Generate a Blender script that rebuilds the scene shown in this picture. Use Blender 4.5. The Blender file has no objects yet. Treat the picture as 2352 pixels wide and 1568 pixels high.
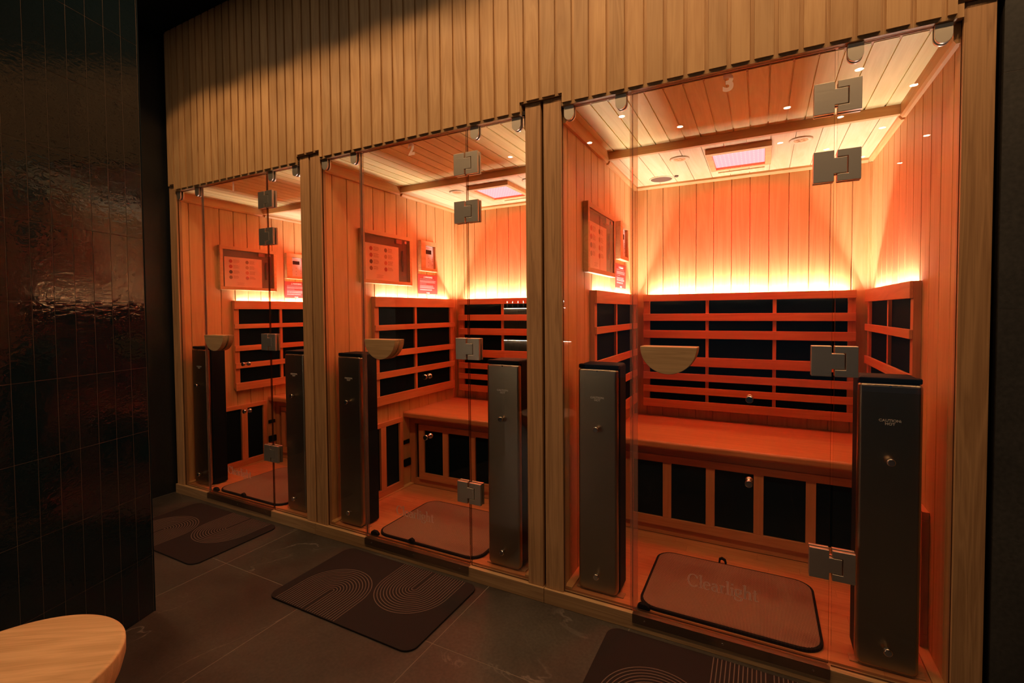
import bpy, bmesh, math, random
from mathutils import Vector, Matrix
random.seed(7)
S = bpy.context.scene
COL = S.collection
PI = math.pi

# ---------------------------------------------------------------- camera
FPX, PPX, PPY = 1097.53, 1174.19, 749.44
YAW, PITCH, ROLL = 0.4824, -0.0304, -0.0081
cam = bpy.data.cameras.new('camera')
cam.sensor_fit = 'HORIZONTAL'; cam.sensor_width = 36.0
cam.lens = FPX / 2352.0 * 36.0
cam.shift_x = (1176 - PPX) / 2352.0
cam.shift_y = (PPY - 784) / 2352.0
cam.clip_start = 0.01; cam.clip_end = 100
camo = bpy.data.objects.new('camera', cam); COL.objects.link(camo)
f = Vector((-math.sin(YAW)*math.cos(PITCH), math.cos(YAW)*math.cos(PITCH), math.sin(PITCH)))
rt = Vector((math.cos(YAW), math.sin(YAW), 0)); up = rt.cross(f)
r2 = rt*math.cos(ROLL) + up*math.sin(ROLL); u2 = -rt*math.sin(ROLL) + up*math.cos(ROLL)
m = Matrix((r2, u2, -f)).transposed().to_4x4(); m.translation = Vector((2.5031, -1.7549, 1.1727))
camo.matrix_world = m
S.camera = camo

# ---------------------------------------------------------------- world, exposure
w = bpy.data.worlds.new('world'); S.world = w; w.use_nodes = True
bg = w.node_tree.nodes['Background']; bg.inputs[0].default_value = (.35, .55, .72, 1); bg.inputs[1].default_value = 0.05
S.view_settings.view_transform = 'Standard'; S.view_settings.look = 'None'
S.view_settings.gamma = 1.0; S.view_settings.exposure = 0.0
S.view_settings.use_curve_mapping = False
STRIP_W = 560.0      # warm LED strip radiance
STRIP_C = (.96, .92, .90)
REDP_W = 50.0        # red light panel radiance
REDP_C = (1.0, .0130, .0138)
SPOT_W = 20.0       # ceiling downlights, watt
SPOT_C = (1.0, .60, .29)
ZR = 2.967          # room ceiling

# ---------------------------------------------------------------- materials
def newmat(name):
    mt = bpy.data.materials.new(name); mt.use_nodes = True
    nt = mt.node_tree; return mt, nt, nt.nodes['Principled BSDF']
def N(nt, t, **kw):
    n = nt.nodes.new(t)
    for k, v in kw.items(): setattr(n, k, v)
    return n
def plain(name, col, rough=.5, metal=0., spec=.5, noise=0., nscale=30, bump=0., emis=None, emw=0, coat=0):
    mt, nt, b = newmat(name)
    b.inputs['Base Color'].default_value = (*col, 1); b.inputs['Roughness'].default_value = rough
    b.inputs['Metallic'].default_value = metal; b.inputs['Specular IOR Level'].default_value = spec
    b.inputs['Coat Weight'].default_value = coat
    if emis: b.inputs['Emission Color'].default_value = (*emis, 1); b.inputs['Emission Strength'].default_value = emw
    g = N(nt, 'ShaderNodeNewGeometry'); no = N(nt, 'ShaderNodeTexNoise'); no.inputs['Scale'].default_value = nscale
    no.inputs['Detail'].default_value = 4
    nt.links.new(g.outputs['Position'], no.inputs['Vector'])
    if noise:
        hsv = N(nt, 'ShaderNodeHueSaturation'); hsv.inputs['Color'].default_value = (*col, 1)
        mr = N(nt, 'ShaderNodeMapRange'); mr.inputs['From Min'].default_value = .3; mr.inputs['From Max'].default_value = .7
        mr.inputs['To Min'].default_value = 1-noise; mr.inputs['To Max'].default_value = 1+noise
        nt.links.new(no.outputs['Fac'], mr.inputs['Value']); nt.links.new(mr.outputs[0], hsv.inputs['Value'])
        nt.links.new(hsv.outputs[0], b.inputs['Base Color'])
    if bump:
        bp = N(nt, 'ShaderNodeBump'); bp.inputs['Strength'].default_value = bump; bp.inputs['Distance'].default_value = .001
        nt.links.new(no.outputs['Fac'], bp.inputs['Height']); nt.links.new(bp.outputs[0], b.inputs['Normal'])
    return mt
def wood(name, dark, light, grain='z', rough=.55, var=.16, big=14, spec=.35, turn=0.):
    mt, nt, b = newmat(name); L = nt.links.new
    g = N(nt, 'ShaderNodeNewGeometry'); oi = N(nt, 'ShaderNodeObjectInfo')
    add = N(nt, 'ShaderNodeMath', operation='ADD'); L(g.outputs['Random Per Island'], add.inputs[0]); L(oi.outputs['Random'], add.inputs[1])
    mul = N(nt, 'ShaderNodeVectorMath', operation='SCALE'); mul.inputs[0].default_value = (7.3, 11.9, 5.7); L(add.outputs[0], mul.inputs['Scale'])
    vr = N(nt, 'ShaderNodeVectorRotate', rotation_type='Z_AXIS'); vr.inputs['Angle'].default_value = turn; L(g.outputs['Position'], vr.inputs['Vector'])
    va = N(nt, 'ShaderNodeVectorMath', operation='ADD'); L(vr.outputs[0], va.inputs[0]); L(mul.outputs[0], va.inputs[1])
    def mp(a, bsc):
        mpn = N(nt, 'ShaderNodeMapping'); sc = [bsc]*3; sc['xyz'.index(grain)] = a
        mpn.inputs['Scale'].default_value = sc; L(va.outputs[0], mpn.inputs['Vector']); return mpn
    n1 = N(nt, 'ShaderNodeTexNoise'); n1.inputs['Scale'].default_value = 1; n1.inputs['Detail'].default_value = 3; n1.inputs['Distortion'].default_value = 1.2
    L(mp(1.1, big).outputs[0], n1.inputs['Vector'])
    ring = N(nt, 'ShaderNodeMath', operation='MULTIPLY'); ring.inputs[1].default_value = 9.0; L(n1.outputs['Fac'], ring.inputs[0])
    fr = N(nt, 'ShaderNodeMath', operation='PINGPONG'); fr.inputs[1].default_value = 1.0; L(ring.outputs[0], fr.inputs[0])
    n2 = N(nt, 'ShaderNodeTexNoise'); n2.inputs['Scale'].default_value = 1; n2.inputs['Detail'].default_value = 5
    L(mp(5, 260).outputs[0], n2.inputs['Vector'])
    mixf = N(nt, 'ShaderNodeMath', operation='MULTIPLY_ADD'); mixf.inputs[1].default_value = .45; L(fr.outputs[0], mixf.inputs[0])
    h2 = N(nt, 'ShaderNodeMath', operation='MULTIPLY'); h2.inputs[1].default_value = .6; L(n2.outputs['Fac'], h2.inputs[0]); L(h2.outputs[0], mixf.inputs[2])
    cr = N(nt, 'ShaderNodeValToRGB'); cr.color_ramp.elements[0].color = (*dark, 1); cr.color_ramp.elements[1].color = (*light, 1)
    cr.color_ramp.elements[0].position = .15; cr.color_ramp.elements[1].position = .75
    L(mixf.outputs[0], cr.inputs[0])
    hsv = N(nt, 'ShaderNodeHueSaturation'); mr = N(nt, 'ShaderNodeMapRange'); mr.inputs['To Min'].default_value = 1-var; mr.inputs['To Max'].default_value = 1+var*.5
    fract = N(nt, 'ShaderNodeMath', operation='FRACT'); L(add.outputs[0], fract.inputs[0]); L(fract.outputs[0], mr.inputs['Value'])
    L(mr.outputs[0], hsv.inputs['Value']); L(cr.outputs[0], hsv.inputs['Color']); L(hsv.outputs[0], b.inputs['Base Color'])
    b.inputs['Roughness'].default_value = rough; b.inputs['Specular IOR Level'].default_value = spec
    bp = N(nt, 'ShaderNodeBump'); bp.inputs['Strength'].default_value = .12; bp.inputs['Distance'].default_value = .0006
    L(n2.outputs['Fac'], bp.inputs['Height']); L(bp.outputs[0], b.inputs['Normal'])
    return mt
def brushed(name, col, rough=.34, axis='x'):
    mt, nt, b = newmat(name); L = nt.links.new
    b.inputs['Base Color'].default_value = (*col, 1); b.inputs['Metallic'].default_value = 1
    g = N(nt, 'ShaderNodeNewGeometry'); mp = N(nt, 'ShaderNodeMapping'); sc = [900]*3; sc['xyz'.index(axis)] = 8
    mp.inputs['Scale'].default_value = sc; L(g.outputs['Position'], mp.inputs['Vector'])
    n = N(nt, 'ShaderNodeTexNoise'); n.inputs['Scale'].default_value = 1; n.inputs['Detail'].default_value = 2; L(mp.outputs[0], n.inputs['Vector'])
    mr = N(nt, 'ShaderNodeMapRange'); mr.inputs['To Min'].default_value = rough-.08; mr.inputs['To Max'].default_value = rough+.1
    L(n.outputs['Fac'], mr.inputs['Value']); L(mr.outputs[0], b.inputs['Roughness'])
    bp = N(nt, 'ShaderNodeBump'); bp.inputs['Strength'].default_value = .05; bp.inputs['Distance'].default_value = .0004
    L(n.outputs['Fac'], bp.inputs['Height']); L(bp.outputs[0], b.inputs['Normal'])
    return mt
def glassmat(name, tint=(.985, .985, .98), gain=1.5, haze=0., hcol=(.7, .6, .5), rough=0.0, back=.5):
    mt = bpy.data.materials.new(name); mt.use_nodes = True; nt = mt.node_tree; L = nt.links.new
    nt.nodes.remove(nt.nodes['Principled BSDF']); out = nt.nodes['Material Output']
    tr = N(nt, 'ShaderNodeBsdfTransparent'); tr.inputs[0].default_value = (*tint, 1)
    gl = N(nt, 'ShaderNodeBsdfGlossy'); gl.inputs['Roughness'].default_value = rough; gl.inputs['Color'].default_value = (1, 1, 1, 1)
    fr = N(nt, 'ShaderNodeFresnel'); fr.inputs['IOR'].default_value = 1.5
    g = N(nt, 'ShaderNodeNewGeometry')
    inv = N(nt, 'ShaderNodeMath', operation='SUBTRACT'); inv.inputs[0].default_value = gain; 
    mb = N(nt, 'ShaderNodeMath', operation='MULTIPLY'); mb.inputs[1].default_value = gain; L(g.outputs['Backfacing'], mb.inputs[0]); L(mb.outputs[0], inv.inputs[1])
    mu = N(nt, 'ShaderNodeMath', operation='MULTIPLY'); mu.use_clamp = True; L(fr.outputs[0], mu.inputs[0]); L(inv.outputs[0], mu.inputs[1])
    base = tr
    if haze:
        d1 = N(nt, 'ShaderNodeBsdfDiffuse'); d1.inputs[0].default_value = (*hcol, 1); d2 = N(nt, 'ShaderNodeBsdfTranslucent'); d2.inputs[0].default_value = (*hcol, 1)
        df = N(nt, 'ShaderNodeMixShader'); df.inputs[0].default_value = back; L(d1.outputs[0], df.inputs[1]); L(d2.outputs[0], df.inputs[2])
        mh = N(nt, 'ShaderNodeMixShader'); mh.inputs[0].default_value = haze; L(tr.outputs[0], mh.inputs[1]); L(df.outputs[0], mh.inputs[2]); base = mh
    mx = N(nt, 'ShaderNodeMixShader'); L(mu.outputs[0], mx.inputs[0]); L(base.outputs[0], mx.inputs[1]); L(gl.outputs[0], mx.inputs[2])
    L(mx.outputs[0], out.inputs[0]); return mt
def emit(name, col, strength):
    mt = bpy.data.materials.new(name); mt.use_nodes = True; nt = mt.node_tree
    nt.nodes.remove(nt.nodes['Principled BSDF']); e = N(nt, 'ShaderNodeEmission'); e.inputs[0].default_value = (*col, 1); e.inputs[1].default_value = strength
    nt.links.new(e.outputs[0], nt.nodes['Material Output'].inputs[0]); return mt
def stone(name, c1, c2, scale=1.6, rough=.45, vein=None, spec=.5, bump=.15):
    mt, nt, b = newmat(name); L = nt.links.new
    g = N(nt, 'ShaderNodeNewGeometry'); 
    n1 = N(nt, 'ShaderNodeTexNoise'); n1.inputs['Scale'].default_value = scale; n1.inputs['Detail'].default_value = 8; n1.inputs['Roughness'].default_value = .62; n1.inputs['Distortion'].default_value = .4
    L(g.outputs['Position'], n1.inputs['Vector'])
    cr = N(nt, 'ShaderNodeValToRGB'); cr.color_ramp.elements[0].color = (*c1, 1); cr.color_ramp.elements[1].color = (*c2, 1)
    cr.color_ramp.elements[0].position = .35; cr.color_ramp.elements[1].position = .68; L(n1.outputs['Fac'], cr.inputs[0])
    n2 = N(nt, 'ShaderNodeTexNoise'); n2.inputs['Scale'].default_value = 90; n2.inputs['Detail'].default_value = 4; L(g.outputs['Position'], n2.inputs['Vector'])
    mx = N(nt, 'ShaderNodeMix', data_type='RGBA', blend_type='MULTIPLY'); mx.inputs[0].default_value = .5
    L(cr.outputs[0], mx.inputs[6]); 
    mr = N(nt, 'ShaderNodeMapRange'); mr.inputs['From Min'].default_value = .3; mr.inputs['From Max'].default_value = .7; mr.inputs['To Min'].default_value = .5; mr.inputs['To Max'].default_value = 1.4; L(n2.outputs['Fac'], mr.inputs['Value'])
    L(mr.outputs[0], mx.inputs[7]); last = mx.outputs[2]
    if vein:
        n3 = N(nt, 'ShaderNodeTexNoise'); n3.inputs['Scale'].default_value = 1.7; n3.inputs['Detail'].default_value = 9; n3.inputs['Distortion'].default_value = 1.4; L(g.outputs['Position'], n3.inputs['Vector'])
        s = N(nt, 'ShaderNodeMath', operation='SUBTRACT'); s.inputs[1].default_value = .5; L(n3.outputs['Fac'], s.inputs[0])
        a = N(nt, 'ShaderNodeMath', operation='ABSOLUTE'); L(s.outputs[0], a.inputs[0])
        m2 = N(nt, 'ShaderNodeMapRange'); m2.inputs['From Min'].default_value = 0; m2.inputs['From Max'].default_value = .006; m2.inputs['To Min'].default_value = 1; m2.inputs['To Max'].default_value = 0; L(a.outputs[0], m2.inputs['Value'])
        n4 = N(nt, 'ShaderNodeTexNoise'); n4.inputs['Scale'].default_value = 3; L(g.outputs['Position'], n4.inputs['Vector'])
        m3 = N(nt, 'ShaderNodeMapRange'); m3.inputs['From Min'].default_value = .5; m3.inputs['From Max'].default_value = .65; m3.inputs['To Min'].default_value = 0; m3.inputs['To Max'].default_value = .55; L(n4.outputs['Fac'], m3.inputs['Value'])
        m4 = N(nt, 'ShaderNodeMath', operation='MULTIPLY'); L(m2.outputs[0], m4.inputs[0]); L(m3.outputs[0], m4.inputs[1])
        mv = N(nt, 'ShaderNodeMix', data_type='RGBA'); L(m4.outputs[0], mv.inputs[0]); L(last, mv.inputs[6]); mv.inputs[7].default_value = (*vein, 1); last = mv.outputs[2]
    L(last, b.inputs['Base Color']); b.inputs['Roughness'].default_value = rough; b.inputs['Specular IOR Level'].default_value = spec
    bp = N(nt, 'ShaderNodeBump'); bp.inputs['Strength'].default_value = bump; bp.inputs['Distance'].default_value = .001
    L(n2.outputs['Fac'], bp.inputs['Height']); L(bp.outputs[0], b.inputs['Normal'])
    return mt
def glossytile(name):
    mt, nt, b = newmat(name); L = nt.links.new
    b.inputs['Base Color'].default_value = (.004, .011, .015, 1); b.inputs['Roughness'].default_value = .015; b.inputs['Specular IOR Level'].default_value = .55
    g = N(nt, 'ShaderNodeNewGeometry'); mul = N(nt, 'ShaderNodeVectorMath', operation='SCALE'); mul.inputs[0].default_value = (31, 17, 23); L(g.outputs['Random Per Island'], mul.inputs['Scale'])
    va = N(nt, 'ShaderNodeVectorMath', operation='ADD'); L(g.outputs['Position'], va.inputs[0]); L(mul.outputs[0], va.inputs[1])
    mp = N(nt, 'ShaderNodeMapping'); mp.inputs['Scale'].default_value = (34, 34, 60); L(va.outputs[0], mp.inputs['Vector'])
    n = N(nt, 'ShaderNodeTexNoise'); n.inputs['Scale'].default_value = 1; n.inputs['Detail'].default_value = 2; n.inputs['Distortion'].default_value = .8; L(mp.outputs[0], n.inputs['Vector'])
    bp = N(nt, 'ShaderNodeBump'); bp.inputs['Strength'].default_value = .30; bp.inputs['Distance'].default_value = .0022
    L(n.outputs['Fac'], bp.inputs['Height']); L(bp.outputs[0], b.inputs['Normal'])
    return mt
def weave(name):
    mt, nt, b = newmat(name); L = nt.links.new
    g = N(nt, 'ShaderNodeNewGeometry'); sp = N(nt, 'ShaderNodeSeparateXYZ'); L(g.outputs['Position'], sp.inputs[0])
    def sn(src, k, ph=0):
        a = N(nt, 'ShaderNodeMath', operation='MULTIPLY_ADD'); a.inputs[1].default_value = k; a.inputs[2].default_value = ph; L(src, a.inputs[0])
        s = N(nt, 'ShaderNodeMath', operation='SINE'); L(a.outputs[0], s.inputs[0]); return s.outputs[0]
    p = N(nt, 'ShaderNodeMath', operation='ADD'); L(sp.outputs['X'], p.inputs[0]); L(sp.outputs['Y'], p.inputs[1])
    q = N(nt, 'ShaderNodeMath', operation='SUBTRACT'); L(sp.outputs['X'], q.inputs[0]); L(sp.outputs['Y'], q.inputs[1])
    k = 2*PI/.0088
    a = sn(p.outputs[0], k); c = sn(q.outputs[0], k)
    mu = N(nt, 'ShaderNodeMath', operation='MULTIPLY'); L(a, mu.inputs[0]); L(c, mu.inputs[1])
    mr = N(nt, 'ShaderNodeMapRange'); mr.inputs['From Min'].default_value = .0; mr.inputs['From Max'].default_value = .6; L(mu.outputs[0], mr.inputs['Value'])
    mx = N(nt, 'ShaderNodeMix', data_type='RGBA'); L(mr.outputs[0], mx.inputs[0]); mx.inputs[6].default_value = (.14, .075, .045, 1); mx.inputs[7].default_value = (.58, .38, .25, 1)
    L(mx.outputs[2], b.inputs['Base Color']); b.inputs['Roughness'].default_value = .8; b.inputs['Specular IOR Level'].default_value = .2
    bp = N(nt, 'ShaderNodeBump'); bp.inputs['Strength'].default_value = .7; bp.inputs['Distance'].default_value = .001; L(mr.outputs[0], bp.inputs['Height']); L(bp.outputs[0], b.inputs['Normal'])
    return mt

WD, WL = (.44, .235, .095), (.57, .335, .15)      # pale basswood
M = {}
M['clad'] = wood('basswood_cladding', WD, WL, 'z', rough=.5)
M['post'] = wood('oak_post', (.33, .165, .068), (.53, .285, .125), 'z', rough=.5, var=.1, big=30)
M['sill'] = wood('oak_sill', (.30, .16, .07), (.46, .27, .125), 'x', rough=.5, var=.1, big=30)
ID, IL = (.60, .295, .098), (.70, .375, .142)
JD, JL = (.50, .185, .065), (.62, .245, .09)  # same wood as the walls, with the low red light put into the colour
M['iz'] = wood('cedar_upright', ID, IL, 'z', rough=.5, var=.06)
M['ix'] = wood('cedar_across', ID, IL, 'x', rough=.5, var=.12)
M['iy'] = wood('cedar_lengthwise', ID, IL, 'y', rough=.5, var=.12)
M['cy'] = wood('basswood_front_ceiling_lit', (.80, .64, .25), (.90, .75, .33), 'y', rough=.5, var=.1)  # front boards lightened in colour to stand in for missing LED light
M['jz'] = wood('cedar_joinery_redlit_upright', JD, JL, 'z', rough=.5, var=.05)
M['jx'] = wood('cedar_joinery_redlit_across', JD, JL, 'x', rough=.5, var=.05)
M['jy'] = wood('cedar_joinery_redlit_lengthwise', JD, JL, 'y', rough=.5, var=.05)
M['cr'] = wood('basswood_rear_ceiling_dimmed', (.60, .43, .21), (.70, .52, .29), 'y', rough=.5, var=.06)  # same basswood, colour darkened to offset strong LED light at the rear
M['bench'] = wood('cedar_bench_redlit', JD, JL, 'x', rough=.36, var=.05)  # seat carries the same painted-in red light as the joinery
M['handle'] = wood('oak_handle', (.36, .21, .095), (.50, .31, .15), 'x', rough=.45, big=40, var=.05)
M['stool'] = wood('pale_stool_wood', (.55, .33, .15), (.75, .49, .245), 'x', rough=.45, big=11, var=.05, turn=-.62)
M['black'] = plain('carbon_heater_panel', (.002, .008, .013), rough=.9, spec=.06)
M['blackmetal'] = plain('black_powder_coat', (.003, .007, .011), rough=.6, spec=.12)
M['steel'] = brushed('brushed_steel', (.36, .30, .215), .31)
M['steelv'] = brushed('brushed_nickel', (.66, .57, .46), .42)
M['chrome'] = plain('polished_chrome', (.75, .7, .65), rough=.12, metal=1)
M['bronze'] = plain('dark_bronze_channel', (.035, .022, .014), rough=.4, metal=.3)
M['glass'] = glassmat('clear_glass')
M['edge'] = glassmat('glass_edge', tint=(.30, .19, .12), gain=1.0, haze=.2, hcol=(.12, .07, .045))
M['seal'] = glassmat('clear_plastic_seal', tint=(.90, .80, .70), gain=1.6, haze=.12, hcol=(.75, .6, .48), rough=.15)
M['frost'] = glassmat('frosted_etching', tint=(.9, .9, .9), gain=0.0, haze=.42, hcol=(.8, .7, .6))
M['frostn'] = glassmat('frosted_numeral', tint=(.9, .9, .9), gain=0.0, haze=.92, hcol=(.85, .80, .74), back=.72)
M['strip'] = emit('warm_led', STRIP_C, STRIP_W)
M['redled'] = emit('red_led', REDP_C, REDP_W)
M['reddot'] = emit('red_led_dot', (1, .80, .78), 1.1)
M['lens'] = emit('downlight_lens', (1, .80, .56), 55)
M['ringw'] = plain('trim_ring', (.45, .33, .22), rough=.4)
M['stonef'] = stone('floor_stone', (.024, .016, .012), (.072, .057, .044), rough=.45, vein=(.26, .20, .17))
M['grout'] = plain('floor_grout', (.17, .13, .10), rough=.8)
M['stonew'] = stone('wall_stone', (.035, .032, .028), (.062, .056, .048), scale=2.2, rough=.42)
M['stoned'] = stone('dark_wall_stone', (.005, .006, .007), (.011, .0115, .012), scale=2.2, rough=.4)
M['dark'] = plain('dark_plaster', (.008, .014, .018), rough=.9, spec=.1)
M['tile'] = glossytile('glossy_black_tile')
M['tgrout'] = plain('tile_grout', (.11, .07, .045), rough=.8)
M['omat'] = plain('brown_rubber_mat', (.020, .012, .011), rough=.85, noise=.15, nscale=400, spec=.2)
M['oline'] = plain('mat_line', (.12, .075, .055), rough=.8)
M['weave'] = weave('woven_mat_top')
M['cloth'] = plain('black_binding', (.006, .006, .007), rough=.8, spec=.2)
M['white'] = plain('off_white_plastic', (.62, .50, .42), rough=.5)
M['paper'] = plain('white_card', (.88, .74, .64), rough=.6)
M['redc'] = plain('sign_red', (.45, .045, .03), rough=.5)
M['brownc'] = plain('dot_brown', (.22, .13, .08), rough=.6)
M['darkc'] = plain('dot_dark', (.05, .02, .02), rough=.6)
M['salmon'] = plain('dot_salmon', (.6, .2, .12), rough=.6)
M['tan'] = plain('dot_tan', (.5, .33, .2), rough=.6)
M['ink'] = plain('print_ink', (.30, .17, .12), rough=.7)
M['whitei'] = plain('white_ink', (.8, .72, .66), rough=.6)
M['greyink'] = plain('grey_ink', (.62, .56, .50), rough=.6)
M['smoke'] = glassmat('smoked_glass', tint=(.95, .86, .76), gain=1.2)
M['niche'] = plain('niche_lining', (.12, .06, .032), rough=.6)
M['counter'] = wood('counter_wood', (.25, .17, .10), (.42, .30, .2), 'z', rough=.45)
M['cled'] = emit('counter_led', (1, .82, .6), 110)
M['display'] = plain('dark_display', (.02, .006, .006), rough=.2)

# ---------------------------------------------------------------- mesh helpers
class MB:
    def __init__(s): s.bm = bmesh.new()
    def box(s, x0, x1, y0, y1, z0, z1, b=0, mi=0):
        vs = [s.bm.verts.new((x, y, z)) for x in (x0, x1) for y in (y0, y1) for z in (z0, z1)]
        fs = [s.bm.faces.new([vs[i] for i in q]) for q in ((0,1,3,2),(4,6,7,5),(0,4,5,1),(2,3,7,6),(0,2,6,4),(1,5,7,3))]
        for fc in fs: fc.material_index = mi
        if b:
            es = set(e for fc in fs for e in fc.edges)
            r = bmesh.ops.bevel(s.bm, geom=list(es), offset=b, segments=2, affect='EDGES', profile=.5)
            for fc in r['faces']: fc.material_index = mi
        return s
    def prism(s, pts, axis, a, b, mi=0):
        """pts 2D in the plane normal to axis (order: x->(y,z), y->(x,z), z->(x,y))"""
        def P(p, t): return {'x': (t, p[0], p[1]), 'y': (p[0], t, p[1]), 'z': (p[0], p[1], t)}[axis]
        v0 = [s.bm.verts.new(P(p, a)) for p in pts]; v1 = [s.bm.verts.new(P(p, b)) for p in pts]
        n = len(pts)
        fs = [s.bm.faces.new(v0), s.bm.faces.new(list(reversed(v1)))]
        for i in range(n):
            q = s.bm.faces.new((v0[i], v1[i], v1[(i+1) % n], v0[(i+1) % n])); fs.append(q); q.smooth = n > 16
        for q in fs: q.material_index = mi
        return s
    def cyl(s, c, axis, r, a, b, seg=24, mi=0, r1=None):
        r1 = r if r1 is None else r1
        def P(ca, t, rr): 
            u, v = c[0]+rr*math.cos(ca), c[1]+rr*math.sin(ca)
            return {'x': (t, u, v), 'y': (u, t, v), 'z': (u, v, t)}[axis]
        v0 = [s.bm.verts.new(P(2*PI*i/seg, a, r)) for i in range(seg)]; v1 = [s.bm.verts.new(P(2*PI*i/seg, b, r1)) for i in range(seg)]
        s.bm.faces.new(v0).material_index = mi; s.bm.faces.new(list(reversed(v1))).material_index = mi
        for i in range(seg):
            q = s.bm.faces.new((v0[i], v1[i], v1[(i+1) % seg], v0[(i+1) % seg])); q.material_index = mi; q.smooth = True
        return s
    def lathe(s, c, axis, prof, seg=48, mi=0):
        rings = []
        for (r, t) in prof:
            def P(ca):
                u, v = c[0]+r*math.cos(ca), c[1]+r*math.sin(ca)
                return {'x': (t, u, v), 'y': (u, t, v), 'z': (u, v, t)}[axis]
            rings.append([s.bm.verts.new(P(2*PI*i/seg)) for i in range(seg)])
        for A, B in zip(rings, rings[1:]):
            for i in range(seg):
                q = s.bm.faces.new((A[i], B[i], B[(i+1) % seg], A[(i+1) % seg])); q.smooth = True; q.material_index = mi
        s.bm.faces.new(rings[0]).material_index = mi; s.bm.faces.new(list(reversed(rings[-1]))).material_index = mi
        return s
    def strip2d(s, path, hw, axis, a, b, closed=False):
        """ribbon of half width hw (number or function of direction) along a 2D path, extruded from a to b along axis"""
        n = len(path); L, R = [], []
        for i, p in enumerate(path):
            q0 = path[(i-1) % n] if closed or i > 0 else p; q1 = path[(i+1) % n] if closed or i < n-1 else p
            dx, dy = q1[0]-q0[0], q1[1]-q0[1]; d = math.hypot(dx, dy) or 1; dx /= d; dy /= d
            h = hw(dx, dy) if callable(hw) else hw
            L.append((p[0]-dy*h, p[1]+dx*h)); R.append((p[0]+dy*h, p[1]-dx*h))
        def P(p, t): return {'x': (t, p[0], p[1]), 'y': (p[0], t, p[1]), 'z': (p[0], p[1], t)}[axis]
        vs = [[s.bm.verts.new(P(L[i], a)), s.bm.verts.new(P(R[i], a)), s.bm.verts.new(P(R[i], b)), s.bm.verts.new(P(L[i], b))] for i in range(n)]
        rng = range(n if closed else n-1)
        for i in rng:
            A, B = vs[i], vs[(i+1) % n]
            for k in range(4): s.bm.faces.new((A[k], A[(k+1) % 4], B[(k+1) % 4], B[k]))
        if not closed: s.bm.faces.new(vs[0]); s.bm.faces.new(list(reversed(vs[-1])))
        return s
    def build(s, name, mat, parent=None, off=(0, 0, 0)):
        bmesh.ops.translate(s.bm, vec=(-off[0], -off[1], -off[2]), verts=s.bm.verts)
        bmesh.ops.recalc_face_normals(s.bm, faces=s.bm.faces)
        me = bpy.data.meshes.new(name); s.bm.to_mesh(me); s.bm.free()
        for mm in (mat if isinstance(mat, (list, tuple)) else [mat]): me.materials.append(mm)
        o = bpy.data.objects.new(name, me); COL.objects.link(o)
        if parent: o.parent = parent
        return o
def bevel(o, w, seg=3):
    md = o.modifiers.new('bevel', 'BEVEL'); md.width = w; md.segments = seg; md.limit_method = 'ANGLE'; md.angle_limit = .6
    for p in o.data.polygons: p.use_smooth = True
    md.harden_normals = True
    return o
def tag(o, label=None, cat=None, group=None, kind=None):
    for k, v in (('label', label), ('category', cat), ('group', group), ('kind', kind)):
        if v: o[k] = v
    return o
def roundrect(x0, x1, y0, y1, r, seg=8, corners=(1, 1, 1, 1)):
    pts = []
    for (cx, cy, a0, on) in ((x1-r, y0+r, -PI/2, corners[0]), (x1-r, y1-r, 0, corners[1]), (x0+r, y1-r, PI/2, corners[2]), (x0+r, y0+r, PI, corners[3])):
        if on:
            for i in range(seg+1):
                a = a0+PI/2*i/seg; pts.append((cx+r*math.cos(a), cy+r*math.sin(a)))
        else: pts.append((cx + (r if cx > (x0+x1)/2 else -r), cy + (r if cy > (y0+y1)/2 else -r)))
    return pts
def tree_copy(o, parent=None):
    c = o.copy(); COL.objects.link(c); c.parent = parent
    for ch in list(o.children): tree_copy(ch, c)
    return c
def text_mesh(body, size, offset=0.0, extrude=.0003, align='CENTER', spacing=1.0):
    cu = bpy.data.curves.new('t', 'FONT'); cu.body = body; cu.size = size; cu.offset = offset; cu.extrude = extrude
    cu.align_x = align; cu.align_y = 'CENTER'; cu.space_character = spacing
    to = bpy.data.objects.new('t', cu); COL.objects.link(to)
    bpy.context.view_layer.update()
    me = bpy.data.meshes.new_from_object(to.evaluated_get(bpy.context.evaluated_depsgraph_get()))
    bpy.data.objects.remove(to); return me
def add_text(mb, body, size, loc, face='-y', offset=0., sx=1.0, align='CENTER', mi=0):
    me = text_mesh(body, size, offset, align=align)
    R = {'-y': Matrix(((sx,0,0),(0,0,-1),(0,1,0))), '+x': Matrix(((0,0,1),(sx,0,0),(0,1,0))), '-x': Matrix(((0,0,-1),(-sx,0,0),(0,1,0)))}[face].to_4x4()
    R.translation = Vector(loc); me.transform(R)
    n0 = len(mb.bm.faces); mb.bm.from_mesh(me); mb.bm.faces.ensure_lookup_table()
    for fc in mb.bm.faces[n0:]: fc.material_index = mi
    bpy.data.meshes.remove(me)

# ---------------------------------------------------------------- layout numbers (metres)
X0, MM = -0.9107, 1.3225
WLX, WRX, YB = .078, 1.2525, 1.2055      # inner faces of a cabin, in cabin coordinates
ZC1, ZC2, YBM, ZFL = 1.956, 1.9226, .585, .066
OX = [X0, X0+MM, X0+2*MM]
WHO = ['farthest sauna, numbered 1', 'middle sauna, numbered 2', 'nearest sauna, numbered 3']

def thing(name, base):
    o = bpy.data.objects.new(name, None); o.empty_display_size = .05; COL.objects.link(o)
    o.location = (base[0]+X0, base[1], base[2]); return o
def thrice(root, labels, cat, group):
    """the thing in cabin 1 and its copies in cabins 2 and 3"""
    out = []
    for k in range(3):
        o = root if k == 0 else tree_copy(root)
        o.location.x = root.location.x + (k*MM if k else 0)
        tag(o, labels[k], cat, group); out.append(o)
    return out

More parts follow.
